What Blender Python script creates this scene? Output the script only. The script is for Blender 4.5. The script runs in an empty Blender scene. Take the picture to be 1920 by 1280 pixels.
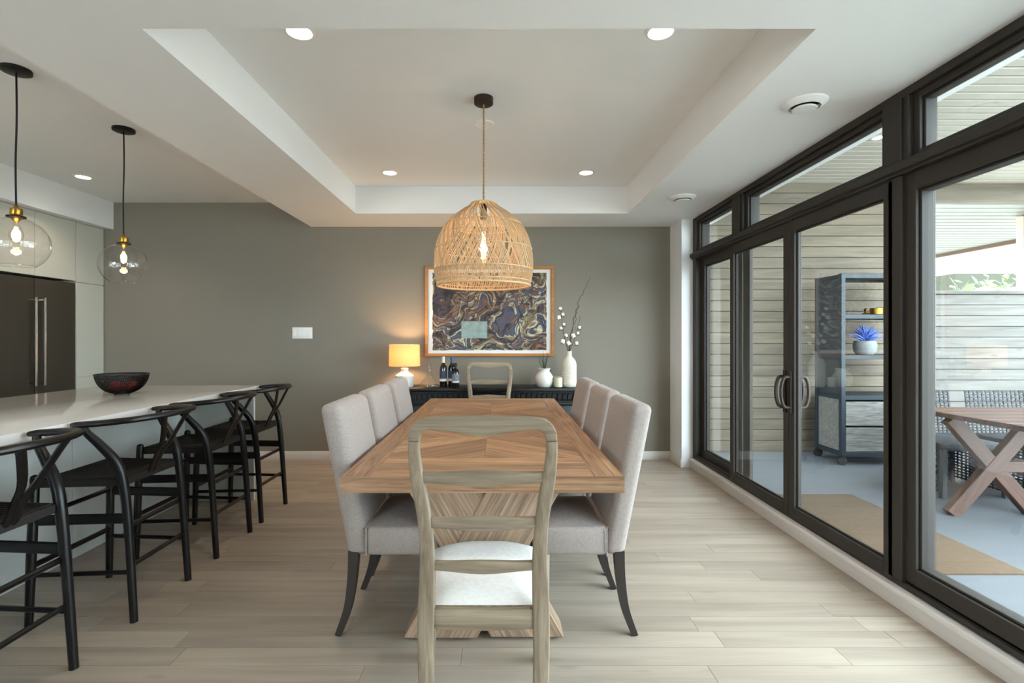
import bpy, bmesh, math, random
from mathutils import Vector, Matrix
random.seed(7)
PI = math.pi
SC = bpy.context.scene
COL = SC.collection

# ------------------------------------------------------------------ camera, world, lights, exposure
cd = bpy.data.cameras.new('camera'); cam = bpy.data.objects.new('camera', cd); COL.objects.link(cam)
cam.location = (0, 0, 1.29); cam.rotation_euler = (PI/2, 0, 0)
cd.sensor_width = 36; cd.lens = 18.0; cd.shift_x = 22/1920; cd.shift_y = -6/1920; cd.clip_start = .05; cd.clip_end = 300
SC.camera = cam
SC.view_settings.view_transform = 'Standard'; SC.view_settings.look = 'None'
SC.view_settings.exposure = 0.12; SC.view_settings.gamma = 1.0; SC.view_settings.use_curve_mapping = False
SC.cycles.use_denoising = True
SC.cycles.max_bounces = 10; SC.cycles.diffuse_bounces = 6; SC.cycles.transparent_max_bounces = 16
SC.cycles.sample_clamp_indirect = 6.0
SC.cycles.caustics_reflective = False; SC.cycles.caustics_refractive = False
w = bpy.data.worlds.new('overcast_sky'); SC.world = w; w.use_nodes = True
w.node_tree.nodes['Background'].inputs[0].default_value = (.77, .91, 1.0, 1)
w.node_tree.nodes['Background'].inputs[1].default_value = 15.5

def area_light(name, loc, rot, sx, sy, power, col):
    l = bpy.data.lights.new(name, 'AREA'); l.shape = 'RECTANGLE'; l.size = sx; l.size_y = sy; l.energy = power; l.color = col
    o = bpy.data.objects.new(name, l); COL.objects.link(o); o.location = loc; o.rotation_euler = rot
    return o
# unseen fill lamp, added outside the made-up opening behind the camera
area_light('added_rear_fill', (-3.4, -3.36, 1.5), (PI/2, 0, 0), 1.8, 1.2, 40, (.93, .97, 1.0))

# ------------------------------------------------------------------ helpers
class MB:
    def __init__(s): s.v = []; s.f = []
    def add(s, vs, fs):
        b = len(s.v); s.v += [tuple(p) for p in vs]; s.f += [tuple(i + b for i in f) for f in fs]; return s
    def box(s, x0, x1, y0, y1, z0, z1):
        return s.add([(x0,y0,z0),(x1,y0,z0),(x1,y1,z0),(x0,y1,z0),(x0,y0,z1),(x1,y0,z1),(x1,y1,z1),(x0,y1,z1)],
                     [(0,3,2,1),(4,5,6,7),(0,1,5,4),(1,2,6,5),(2,3,7,6),(3,0,4,7)])
    def prism(s, poly, a0, a1, axis='z'):
        n = len(poly)
        m = {'z': lambda p, a: (p[0], p[1], a), 'y': lambda p, a: (p[0], a, p[1]), 'x': lambda p, a: (a, p[0], p[1])}[axis]
        vs = [m(p, a0) for p in poly] + [m(p, a1) for p in poly]
        return s.add(vs, [tuple(range(n))[::-1], tuple(range(n, 2*n))] + [(i, (i+1) % n, n + (i+1) % n, n + i) for i in range(n)])
    def tube(s, pts, r, n=8, ry=None, up=(0, 0, 1), cap=True, closed=False):
        pts = [Vector(p) for p in pts]; k = len(pts)
        r = r if isinstance(r, (list, tuple)) else [r]*k
        ry = r if ry is None else (ry if isinstance(ry, (list, tuple)) else [ry]*k)
        up = Vector(up); vs = []; prev = None
        for i, p in enumerate(pts):
            if closed: t = pts[(i+1) % k] - pts[i-1]
            else: t = pts[min(i+1, k-1)] - pts[max(i-1, 0)]
            t.normalize()
            if prev is None:
                u = up if abs(t.dot(up)) < .95 else Vector((1, 0, 0))
                a = t.cross(u).normalized()
            else:
                a = (prev - t*prev.dot(t)).normalized()
            prev = a; b = a.cross(t)
            for j in range(n):
                th = 2*PI*(j + .5)/n
                vs.append(p + a*(math.cos(th)*r[i]) + b*(math.sin(th)*ry[i]))
        fs = []
        for i in range(k if closed else k-1):
            for j in range(n):
                i2 = (i+1) % k
                fs.append((i*n+j, i2*n+j, i2*n+(j+1) % n, i*n+(j+1) % n))
        if cap and not closed: fs += [tuple(range(n)), tuple(range((k-1)*n, k*n))[::-1]]
        return s.add(vs, fs)
    def lathe(s, prof, n=24, c=(0, 0, 0), cap=True):
        vs = []; k = len(prof)
        for (r, z) in prof:
            for j in range(n):
                a = 2*PI*j/n; vs.append((c[0]+r*math.cos(a), c[1]+r*math.sin(a), c[2]+z))
        fs = [(i*n+j, i*n+(j+1) % n, (i+1)*n+(j+1) % n, (i+1)*n+j) for i in range(k-1) for j in range(n)]
        if cap:
            if prof[0][0] > 1e-5: fs.append(tuple(range(n))[::-1])
            if prof[-1][0] > 1e-5: fs.append(tuple(range((k-1)*n, k*n)))
        return s.add(vs, fs)
    def strip(s, A, B, thick):
        """two equal polylines A, B (3D) joined as a band, thick along y"""
        n = len(A); vs = []
        for d in (0, thick):
            vs += [(p[0], p[1]+d, p[2]) for p in A] + [(p[0], p[1]+d, p[2]) for p in B]
        fs = []
        for i in range(n-1):
            fs += [(i, i+1, n+i+1, n+i), (2*n+i, 3*n+i, 3*n+i+1, 2*n+i+1),
                   (i, 2*n+i, 2*n+i+1, i+1), (n+i, n+i+1, 3*n+i+1, 3*n+i)]
        fs += [(0, n, 3*n, 2*n), (n-1, 3*n-1, 4*n-1, 2*n-1)]
        return s.add(vs, fs)
    def mesh(s, name, bevel=0, seg=2, smooth=35, fn=None):
        bm = bmesh.new(); vs = [bm.verts.new(p) for p in s.v]
        for f in s.f:
            try: bm.faces.new([vs[i] for i in f])
            except ValueError: pass
        if smooth: bmesh.ops.remove_doubles(bm, verts=bm.verts, dist=1e-6)
        bmesh.ops.recalc_face_normals(bm, faces=bm.faces)
        if bevel:
            ed = [e for e in bm.edges if len(e.link_faces) == 2 and e.calc_face_angle(0) > .5]
            bmesh.ops.bevel(bm, geom=ed, offset=bevel, segments=seg, affect='EDGES', profile=.5, clamp_overlap=True)
        if fn:
            for v in bm.verts: v.co = Vector(fn(v.co))
        me = bpy.data.meshes.new(name); bm.to_mesh(me); bm.free()
        if smooth:
            me.polygons.foreach_set('use_smooth', [True]*len(me.polygons))
            me.set_sharp_from_angle(angle=math.radians(smooth))
        return me
    def build(s, name, mat, parent=None, loc=(0,0,0), rot=(0,0,0), **kw):
        me = s.mesh(name, **kw); me.materials.append(mat)
        o = bpy.data.objects.new(name, me); COL.objects.link(o); o.location = loc; o.rotation_euler = rot
        if parent: o.parent = parent
        return o
def tag(o, label, cat=None, group=None, kind=None):
    if label: o['label'] = label
    if cat: o['category'] = cat
    if group: o['group'] = group
    if kind: o['kind'] = kind
    return o
def thing(name, label, cat, loc=(0,0,0), rz=0, group=None):
    o = bpy.data.objects.new(name, None); COL.objects.link(o); o.empty_display_size = .1
    o.location = loc; o.rotation_euler = (0, 0, rz)
    return tag(o, label, cat, group)
def struct(o, label=None): return tag(o, label, kind='structure')
def sempty(name, label, loc=(0,0,0)):
    o = bpy.data.objects.new(name, None); COL.objects.link(o); o.location = loc
    return tag(o, label, kind='structure')
def dup(root, loc=None, rz=None, label=None, parent=None):
    r = root.copy(); COL.objects.link(r)
    if loc is not None: r.location = loc
    if rz is not None: r.rotation_euler = (0, 0, rz)
    if label: r['label'] = label
    if parent is not None: r.parent = parent
    for ch in list(root.children): dup(ch, parent=r)
    return r
def inst(me, name, parent, loc, rot=(0,0,0), scale=(1,1,1)):
    o = bpy.data.objects.new(name, me); COL.objects.link(o); o.location = loc; o.rotation_euler = rot; o.scale = scale; o.parent = parent
    return o
def B(x0,x1,y0,y1,z0,z1): return MB().box(x0,x1,y0,y1,z0,z1)
def spline(pts, n=6):
    """Catmull-Rom through pts"""
    P = [Vector(p) for p in pts]; out = []
    for i in range(len(P)-1):
        p0 = P[max(i-1,0)]; p1 = P[i]; p2 = P[i+1]; p3 = P[min(i+2, len(P)-1)]
        for k in range(n):
            t = k/n
            out.append(.5*((2*p1) + (p2-p0)*t + (2*p0-5*p1+4*p2-p3)*t*t + (3*p1-p0-3*p2+p3)*t**3))
    out.append(P[-1]); return out
def clip(poly, a, b, c):
    """keep the part with a*x+b*y<=c"""
    out = []
    for i in range(len(poly)):
        p, q = poly[i], poly[(i+1) % len(poly)]
        dp, dq = a*p[0]+b*p[1]-c, a*q[0]+b*q[1]-c
        if dp <= 0: out.append(p)
        if dp*dq < 0:
            t = dp/(dp-dq); out.append((p[0]+(q[0]-p[0])*t, p[1]+(q[1]-p[1])*t))
    return out

# ------------------------------------------------------------------ materials
def lin(h):
    h = h.lstrip('#'); c = [int(h[i:i+2], 16)/255 for i in (0, 2, 4)]
    return tuple(((x+.055)/1.055)**2.4 if x > .04045 else x/12.92 for x in c) + (1,)
def newmat(name):
    m = bpy.data.materials.new(name); m.use_nodes = True
    return m, m.node_tree.nodes, m.node_tree.links, m.node_tree.nodes['Principled BSDF']
def N(nodes, t, **kw):
    n = nodes.new(t)
    for k, v in kw.items():
        if k in n.inputs: n.inputs[k].default_value = v
        else: setattr(n, k, v)
    return n
def plain(name, col, rough=.5, metal=0, var=0.0, vscale=6, bump=0, bscale=200, spec=.5, coat=0):
    m, n, l, p = newmat(name)
    c = lin(col); p.inputs['Base Color'].default_value = c
    p.inputs['Roughness'].default_value = rough; p.inputs['Metallic'].default_value = metal
    p.inputs['Specular IOR Level'].default_value = spec; p.inputs['Coat Weight'].default_value = coat
    tc = N(n, 'ShaderNodeTexCoord')
    if var:
        no = N(n, 'ShaderNodeTexNoise', Scale=vscale, Detail=4.0); l.new(tc.outputs['Object'], no.inputs['Vector'])
        mx = N(n, 'ShaderNodeMix', data_type='RGBA'); mx.inputs[6].default_value = tuple(x*(1-var) for x in c[:3])+(1,)
        mx.inputs[7].default_value = tuple(min(1, x*(1+var)) for x in c[:3])+(1,)
        l.new(no.outputs['Fac'], mx.inputs[0]); l.new(mx.outputs[2], p.inputs['Base Color'])
    if bump:
        nb = N(n, 'ShaderNodeTexNoise', Scale=bscale, Detail=3.0); l.new(tc.outputs['Object'], nb.inputs['Vector'])
        bp = N(n, 'ShaderNodeBump', Strength=bump, Distance=.002); l.new(nb.outputs['Fac'], bp.inputs['Height']); l.new(bp.outputs[0], p.inputs['Normal'])
    return m
def wood(name, c1, c2, axis='x', rough=.5, fine=1.0, var=.12, sc=1.0, dist=1.2, knots=0, bump=.15, c3=None, stretch=12):
    m, n, l, p = newmat(name)
    tc = N(n, 'ShaderNodeTexCoord'); oi = N(n, 'ShaderNodeObjectInfo')
    ad = N(n, 'ShaderNodeVectorMath', operation='MULTIPLY_ADD')
    cv = N(n, 'ShaderNodeCombineXYZ')
    for i in range(3): l.new(oi.outputs['Random'], cv.inputs[i])
    l.new(cv.outputs[0], ad.inputs[0]); ad.inputs[1].default_value = (31, 57, 23); l.new(tc.outputs['Object'], ad.inputs[2])
    s1 = {'x': (1, stretch, stretch), 'y': (stretch, 1, stretch), 'z': (stretch, stretch, 1)}[axis]
    s2 = {'x': (3, 150, 150), 'y': (150, 3, 150), 'z': (150, 150, 3)}[axis]
    mp = N(n, 'ShaderNodeMapping'); mp.inputs['Scale'].default_value = tuple(x*sc for x in s1); l.new(ad.outputs[0], mp.inputs[0])
    no = N(n, 'ShaderNodeTexNoise', Scale=1.6, Detail=6.0, Distortion=dist); l.new(mp.outputs[0], no.inputs['Vector'])
    rp = N(n, 'ShaderNodeValToRGB'); e = rp.color_ramp.elements
    e[0].position = .32; e[0].color = lin(c1); e[1].position = .68; e[1].color = lin(c2)
    if c3: x = rp.color_ramp.elements.new(.5); x.color = lin(c3)
    l.new(no.outputs['Fac'], rp.inputs[0])
    mp2 = N(n, 'ShaderNodeMapping'); mp2.inputs['Scale'].default_value = s2; l.new(ad.outputs[0], mp2.inputs[0])
    n2 = N(n, 'ShaderNodeTexNoise', Scale=1.0, Detail=3.0); l.new(mp2.outputs[0], n2.inputs['Vector'])
    r2 = N(n, 'ShaderNodeMapRange'); r2.inputs[1].default_value = .3; r2.inputs[2].default_value = .7
    r2.inputs[3].default_value = 1-.25*fine; r2.inputs[4].default_value = 1+.10*fine; l.new(n2.outputs['Fac'], r2.inputs[0])
    vr = N(n, 'ShaderNodeMapRange'); vr.inputs[3].default_value = 1-var; vr.inputs[4].default_value = 1+var; l.new(oi.outputs['Random'], vr.inputs[0])
    mu = N(n, 'ShaderNodeMath', operation='MULTIPLY'); l.new(r2.outputs[0], mu.inputs[0]); l.new(vr.outputs[0], mu.inputs[1])
    val = mu.outputs[0]
    if knots:
        mp3 = N(n, 'ShaderNodeMapping'); mp3.inputs['Scale'].default_value = {'x': (1.6, 5, 5), 'y': (5, 1.6, 5), 'z': (5, 5, 1.6)}[axis]; l.new(ad.outputs[0], mp3.inputs[0])
        vo = N(n, 'ShaderNodeTexVoronoi', Scale=1.6); l.new(mp3.outputs[0], vo.inputs['Vector'])
        kr = N(n, 'ShaderNodeMapRange'); kr.inputs[1].default_value = .03; kr.inputs[2].default_value = .16; kr.inputs[3].default_value = 1-knots; kr.inputs[4].default_value = 1
        l.new(vo.outputs['Distance'], kr.inputs[0])
        m3 = N(n, 'ShaderNodeMath', operation='MULTIPLY'); l.new(val, m3.inputs[0]); l.new(kr.outputs[0], m3.inputs[1]); val = m3.outputs[0]
    vm = N(n, 'ShaderNodeVectorMath', operation='SCALE'); l.new(rp.outputs[0], vm.inputs[0]); l.new(val, vm.inputs['Scale'])
    l.new(vm.outputs[0], p.inputs['Base Color']); p.inputs['Roughness'].default_value = rough
    if bump:
        bp = N(n, 'ShaderNodeBump', Strength=bump, Distance=.002); l.new(n2.outputs['Fac'], bp.inputs['Height']); l.new(bp.outputs[0], p.inputs['Normal'])
    return m
def fabric(name, c1, c2, scale=1.0):
    m, n, l, p = newmat(name)
    tc = N(n, 'ShaderNodeTexCoord')
    outs = []
    for s in ((60, 60, 700), (700, 700, 60)):
        mp = N(n, 'ShaderNodeMapping'); mp.inputs['Scale'].default_value = tuple(x*scale for x in s); l.new(tc.outputs['Object'], mp.inputs[0])
        no = N(n, 'ShaderNodeTexNoise', Scale=1.0, Detail=2.0); l.new(mp.outputs[0], no.inputs['Vector']); outs.append(no.outputs['Fac'])
    a = N(n, 'ShaderNodeMath', operation='ADD'); l.new(outs[0], a.inputs[0]); l.new(outs[1], a.inputs[1])
    rp = N(n, 'ShaderNodeValToRGB'); e = rp.color_ramp.elements; e[0].position = .4; e[0].color = lin(c1); e[1].position = .62; e[1].color = lin(c2)
    h = N(n, 'ShaderNodeMath', operation='MULTIPLY'); h.inputs[1].default_value = .5; l.new(a.outputs[0], h.inputs[0]); l.new(h.outputs[0], rp.inputs[0])
    l.new(rp.outputs[0], p.inputs['Base Color']); p.inputs['Roughness'].default_value = .95; p.inputs['Specular IOR Level'].default_value = .2
    p.inputs['Sheen Weight'].default_value = .15
    wr = N(n, 'ShaderNodeTexNoise', Scale=4.0, Detail=3.0, Distortion=.6); l.new(tc.outputs['Object'], wr.inputs['Vector'])
    b1 = N(n, 'ShaderNodeBump', Strength=.22, Distance=.02); l.new(wr.outputs['Fac'], b1.inputs['Height'])
    b2 = N(n, 'ShaderNodeBump', Strength=.25, Distance=.001); l.new(a.outputs[0], b2.inputs['Height']); l.new(b1.outputs[0], b2.inputs['Normal'])
    l.new(b2.outputs[0], p.inputs['Normal'])
    return m
def glass(name, tint=(1,1,1,1), k=1.0, ior=1.5):
    m, n, l, p = newmat(name); n.remove(p)
    t = N(n, 'ShaderNodeBsdfTransparent'); t.inputs[0].default_value = tint
    g = N(n, 'ShaderNodeBsdfGlossy'); g.inputs['Roughness'].default_value = 0.0
    f = N(n, 'ShaderNodeLayerWeight'); f.inputs['Blend'].default_value = .5       # Schlick reflectance, same from both sides
    pw = N(n, 'ShaderNodeMath', operation='POWER'); pw.inputs[1].default_value = 5; l.new(f.outputs['Facing'], pw.inputs[0])
    mu = N(n, 'ShaderNodeMath', operation='MULTIPLY_ADD', use_clamp=True); mu.inputs[1].default_value = .9*min(k, 1); mu.inputs[2].default_value = .04*k; l.new(pw.outputs[0], mu.inputs[0])
    mx = N(n, 'ShaderNodeMixShader'); l.new(mu.outputs[0], mx.inputs[0]); l.new(t.outputs[0], mx.inputs[1]); l.new(g.outputs[0], mx.inputs[2])
    l.new(mx.outputs[0], n['Material Output'].inputs[0])
    return m
def emit(name, col, strength):
    m, n, l, p = newmat(name)
    p.inputs['Base Color'].default_value = (.8, .8, .8, 1); p.inputs['Emission Color'].default_value = lin(col); p.inputs['Emission Strength'].default_value = strength
    return m
M = {}
M['wallpaint'] = plain('grey_wall_paint', '#857f74', .85, var=.02, bump=.05)
M['white'] = plain('white_paint', '#eeefef', .8, var=.01, bump=.04)
M['trim'] = plain('white_trim_paint', '#e2deda', .45)
M['floor'] = wood('pale_oak_floorboard', '#9b8e80', '#b1a595', 'x', .40, .25, .09, .55, .6, knots=.2, bump=.04, c3='#a6998a')
M['gap'] = plain('floor_joint', '#6d6150', .8)
M['ash'] = wood('table_oak', '#835f46', '#b79272', 'x', .5, 1.2, .24, 1.3, 1.8, c3='#a47d5c', bump=.12, stretch=16)
M['ashz'] = wood('pedestal_oak', '#87705c', '#b89c84', 'x', .6, 1.6, .06, 1.6, .6, c3='#a78c73', bump=.2, stretch=22)
M['greywood'] = wood('weathered_grey_green_wood', '#7a6b59', '#988974', 'z', .6, .8, .03, 2.0, .8, c3='#8a7b67', bump=.15)
M['greywoodx'] = wood('weathered_grey_green_wood_rail', '#7a6b59', '#988974', 'x', .6, .8, .03, 2.0, .8, c3='#8a7b67', bump=.15)
M['cushion'] = fabric('white_seat_fabric', '#d8d6d2', '#e8e6e2')
M['linen'] = fabric('grey_linen', '#8f8580', '#a59a94')
M['darkleg'] = plain('dark_espresso_wood', '#2b2422', .42, var=.15, vscale=20)
M['black'] = plain('black_lacquer_wood', '#060608', .36, spec=.4)
M['cord'] = plain('black_paper_cord', '#17130f', .75, bump=.6, bscale=90)
M['quartz'] = plain('white_quartz', '#d9d5d1', .10, var=.01)
M['panelwhite'] = plain('white_cabinet_lacquer', '#d2d6d2', .4)
M['cabgreen'] = plain('pale_cabinet_lacquer', '#c6c6ba', .45)
M['steel'] = plain('black_stainless_steel', '#4a443b', .35, metal=.35)
M['chrome'] = plain('brushed_chrome', '#d8d8d4', .15, metal=1)
M['blackmetal'] = plain('black_metal', '#0f0f10', .45, metal=.4)
M['bronze'] = plain('dark_bronze_metal', '#352c26', .5, metal=.5)
M['brass'] = plain('antique_brass', '#a07c35', .28, metal=1)
M['frame'] = plain('dark_bronze_window_frame', '#37332f', .55, metal=0, spec=.25)
M['glass'] = glass('window_glass', (.97, .985, .98, 1), 1.9)
M['clear'] = glass('clear_glass', (.955, .955, .95, 1), 2.0)
M['rattan'] = plain('rattan_cane', '#c9ab84', .65, var=.18, vscale=30)
M['bulb'] = emit('glowing_filament', '#ffb45e', 30)
M['led'] = emit('led_lens', '#fff1dc', 12)
M['plastic'] = plain('white_plastic', '#eeeeec', .35)
M['dark'] = plain('dark_void', '#141414', .7)
M['goldframe'] = wood('honey_wood_frame', '#a06c34', '#b98145', 'x', .4, .4, .03)
M['mat'] = plain('white_mat_board', '#e9e7e4', .8)
M['sideboard'] = plain('black_painted_wood', '#0b0b0c', .42, var=.2, vscale=12, spec=.35)
M['ceramic'] = plain('white_ceramic', '#d3d0c8', .55, var=.06, vscale=14, bump=.2, bscale=60)
M['ceramic2'] = plain('rough_cream_ceramic', '#cdc7b8', .7, var=.14, vscale=26, bump=.7, bscale=70)
M['wax'] = plain('cream_candle_wax', '#e4dfc0', .5)
M['leafdark'] = plain('dark_green_grass', '#1d3320', .5, var=.3)
M['twig'] = plain('brown_twig', '#4d3c33', .8, var=.3, vscale=40)
M['cotton'] = plain('white_cotton', '#e6e0da', .95, var=.05, bump=.6, bscale=60)
M['bottle'] = plain('dark_wine_glass', '#0a0b0d', .08, coat=.5)
M['label'] = plain('dark_blue_wine_label', '#2c3d55', .6, var=.7, vscale=60)
M['labelw'] = plain('white_wine_label', '#d9d7d4', .6)
M['capw'] = plain('white_foil', '#d8d5d0', .4)
M['capb'] = plain('blue_foil', '#1f4773', .35, metal=.3)
M['bowl'] = plain('black_wire', '#131211', .5, metal=.3)
M['fruit'] = plain('red_fruit_skin', '#b3281a', .35, var=.35, vscale=10)
M['boards'] = wood('porch_wood_boards', '#5e5446', '#776b58', 'x', .7, .7, .10, .8, 1.0, knots=.35, bump=.2)
M['fence'] = wood('pale_fence_boards', '#55524d', '#6d6963', 'x', .7, .6, .05, .8, 1.0, knots=.35, bump=.2)
M['post'] = wood('pale_porch_post', '#a59a83', '#bdb29b', 'z', .7, .5, .05)
M['soffit'] = plain('grey_beige_metal_soffit', '#a8a196', .5, var=.05)
M['concrete'] = plain('terrace_concrete', '#575b5f', .75, var=.12, vscale=3, bump=.2)
M['jute'] = plain('jute_rug', '#4c3924', .95, var=.55, vscale=45, bump=1.0, bscale=70)
M['shelfmetal'] = plain('blue_black_shelf_metal', '#1f2930', .45, metal=.2)
M['greydrawer'] = wood('grey_washed_oak', '#56524e', '#85807a', 'x', .6, 1.0, .04, 2.2, 2.0, bump=.2)
M['teak'] = wood('reddish_teak', '#3c2417', '#593726', 'x', .5, .8, .08)
M['wicker'] = plain('black_wicker', '#20252a', .6, bump=.4, bscale=120)
M['houseside'] = plain('white_house_siding', '#f2f2ee', .7)
M['olive'] = plain('olive_eave', '#2f3020', .7)
M['leaf'] = plain('garden_leaf', '#4a6b2c', .6, var=.4)
M['grass'] = plain('pale_bounce_ground', '#b5b3ab', .9, var=.3, vscale=4, bump=.5, bscale=40)  # made-up pale ground, reflects skylight up through the glazing
M['creamcol'] = plain('cream_column_paint', '#d8c6a6', .7, var=.05)
M['brownwood'] = plain('brown_timber', '#5a3f2b', .6, var=.2)
M['blueflower'] = plain('blue_flower', '#5a78c8', .7, var=.25, vscale=50)
M['greyclay'] = plain('grey_clay', '#7d8280', .7, var=.1, bump=.3, bscale=60)
def shade_mat(name, col, tr):
    m, n, l, p = newmat(name); n.remove(p)
    tc = N(n, 'ShaderNodeTexCoord'); mp = N(n, 'ShaderNodeMapping'); mp.inputs['Scale'].default_value = (90, 90, 260); l.new(tc.outputs['Object'], mp.inputs[0])
    no = N(n, 'ShaderNodeTexNoise', Scale=1.0, Detail=3.0); l.new(mp.outputs[0], no.inputs['Vector'])
    mx0 = N(n, 'ShaderNodeMix', data_type='RGBA'); c = lin(col)
    mx0.inputs[6].default_value = tuple(x*.75 for x in c[:3])+(1,); mx0.inputs[7].default_value = tuple(min(1, x*1.2) for x in c[:3])+(1,); l.new(no.outputs['Fac'], mx0.inputs[0])
    d = N(n, 'ShaderNodeBsdfDiffuse'); t = N(n, 'ShaderNodeBsdfTranslucent'); l.new(mx0.outputs[2], d.inputs[0]); l.new(mx0.outputs[2], t.inputs[0])
    mx = N(n, 'ShaderNodeMixShader'); mx.inputs[0].default_value = tr; l.new(d.outputs[0], mx.inputs[1]); l.new(t.outputs[0], mx.inputs[2])
    l.new(mx.outputs[0], n['Material Output'].inputs[0]); return m
M['shade'] = shade_mat('burlap_shade', '#dcb07a', .14)
def art_mat():
    m, n, l, p = newmat('abstract_painting')
    tc = N(n, 'ShaderNodeTexCoord')
    d1 = N(n, 'ShaderNodeTexNoise', Scale=2.3, Detail=2.0); l.new(tc.outputs['Object'], d1.inputs['Vector'])
    ma = N(n, 'ShaderNodeVectorMath', operation='MULTIPLY_ADD'); l.new(d1.outputs['Color'], ma.inputs[0]); ma.inputs[1].default_value = (.9, .9, .9); l.new(tc.outputs['Object'], ma.inputs[2])
    mp = N(n, 'ShaderNodeMapping'); mp.inputs['Rotation'].default_value = (0, .5, 0); mp.inputs['Scale'].default_value = (1.25, 1.25, 2.1); l.new(ma.outputs[0], mp.inputs[0])
    no = N(n, 'ShaderNodeTexNoise', Scale=1.25, Detail=4.0, Distortion=1.9, Roughness=.5); l.new(mp.outputs[0], no.inputs['Vector'])
    rp = N(n, 'ShaderNodeValToRGB'); cr = rp.color_ramp; e = cr.elements
    e[0].position = 0; e[0].color = lin('#141720'); e[1].position = 1; e[1].color = lin('#d8cfae')
    for pos, c in ((.30, '#20222c'), (.36, '#4b3d48'), (.41, '#2a2a36'), (.44, '#735a48'), (.475, '#8d8468'), (.488, '#ddd2b0'), (.50, '#3a3a4a'), (.53, '#4b5668'), (.56, '#5d4040'), (.585, '#a0683c'), (.61, '#2a2530'), (.65, '#6a5a3c'), (.69, '#b9b6a6'), (.72, '#3d4657'), (.80, '#8a4036')):
        x = e.new(pos); x.color = lin(c)
    l.new(no.outputs['Fac'], rp.inputs[0])
    wv = N(n, 'ShaderNodeTexNoise', Scale=3.0, Detail=3.0, Distortion=2.2); l.new(ma.outputs[0], wv.inputs['Vector'])
    r2 = N(n, 'ShaderNodeValToRGB'); q = r2.color_ramp.elements; q[0].position = .465; q[0].color = (1, 1, 1, 1); q[1].position = .53; q[1].color = (1, 1, 1, 1)
    x = q.new(.485); x.color = (.16, .15, .2, 1); x = q.new(.51); x.color = (.25, .22, .25, 1)
    l.new(wv.outputs['Fac'], r2.inputs[0])
    mu = N(n, 'ShaderNodeMix', data_type='RGBA', blend_type='MULTIPLY'); mu.inputs[0].default_value = 1; l.new(rp.outputs[0], mu.inputs[6]); l.new(r2.outputs[0], mu.inputs[7])
    l.new(mu.outputs[2], p.inputs['Base Color']); p.inputs['Roughness'].default_value = .6
    return m
M['art'] = art_mat()

# ------------------------------------------------------------------ room shell
XW, YB, ZS, ZC, YR, XL = 1.92, 5.455, 2.478, 2.735, -3.2, -4.9
fl = struct(B(XL, 1.96, YR, YB, -.12, -.006).build('floor', M['gap'], smooth=0), 'pale oak plank floor')
row = .1185; y = YB; nb = 0
plank_mesh = {}
while y > .55:
    y0 = max(y-row, .5)
    x = -4.86 + random.uniform(-.9, 0) if y > 1.6 else -3.2 + random.uniform(-.9, 0)
    while x < 1.90:
        L = random.choice((.75, .95, 1.15, 1.35, 1.55, 1.8)); a = max(x, -4.86); b = min(x+L, 1.90)
        if b-a > .02:
            hw = (b-a)/2-.0009; hd = (y-y0)/2-.0007
            key = (round(hw, 3), round(hd, 4))
            if key not in plank_mesh:
                me = B(-hw, hw, -hd, hd, -.006, 0).mesh('plank', smooth=0); me.materials.append(M['floor']); plank_mesh[key] = me
            inst(plank_mesh[key], 'plank', fl, ((a+b)/2, (y+y0)/2, 0)); nb += 1
        x += L
    y = y0
print('planks', nb)
rest = B(XL, 1.9, YR, .55, -.006, 0).build('plank', M['floor'], fl, smooth=0)
rest['kind'] = 'stuff'

struct(B(XL-.1, 2.04, YB, YB+.12, -.1, ZC+.1).build('wall_back', M['wallpaint'], smooth=0), 'grey painted wall behind the sideboard')
struct(B(1.81, 2.05, 5.11, YB, 0, ZS).build('wall_return', M['white'], smooth=0), 'white wall return beside the terrace doors')
struct(B(XL-.1, XL, YR, YB, -.1, ZC+.1).build('wall_left', M['white'], smooth=0), 'white kitchen wall behind the cabinets')
m = MB()
m.box(XW, 2.05, YR, -.7, 0, ZS)
struct(m.build('wall_right', M['white'], smooth=0), 'white wall beside the terrace windows')
m = MB()   # unseen rear wall, with a made-up window opening to admit light
m.box(XL, -4.3, YR-.12, YR, 0, ZC); m.box(-2.5, 2.05, YR-.12, YR, 0, ZC); m.box(-4.3, -2.5, YR-.12, YR, 0, .9); m.box(-4.3, -2.5, YR-.12, YR, 2.1, ZC)
struct(m.build('wall_rear', M['white'], smooth=0), 'white wall with an opening added for light behind the photographer')
m = MB()
m.box(XL-.1, 2.2, YR-.12, YB+.12, ZC, ZC+.15)
m.box(-2.018, -1.376, YR, YB, ZS, ZC); m.box(1.213, 2.2, YR, YB, ZS, ZC)
m.box(-1.376, 1.213, 4.874, YB, ZS, ZC); m.box(-1.376, 1.213, YR, 1.966, ZS, ZC)
m.box(XL, -4.12, YR, YB, 2.45, ZC)
struct(m.build('ceiling', M['white'], smooth=0), 'white ceiling with a raised tray over the table')
struct(B(-4.2, 1.81, YB-.014, YB, 0, .09).build('baseboard_back', M['trim'], bevel=.004), 'white baseboard along the grey wall')
struct(B(1.796, 1.81, 5.096, YB-.014, 0, .09).build('baseboard_return', M['trim'], bevel=.004), 'white baseboard on the wall return')
m = MB(); m.box(1.895, 2.06, -.7, 5.096, 0, .098); m.box(1.885, 1.895, -.7, 5.096, .07, .098)
struct(m.build('baseboard_right', M['trim'], bevel=.003), 'white sill step under the terrace doors')

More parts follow.
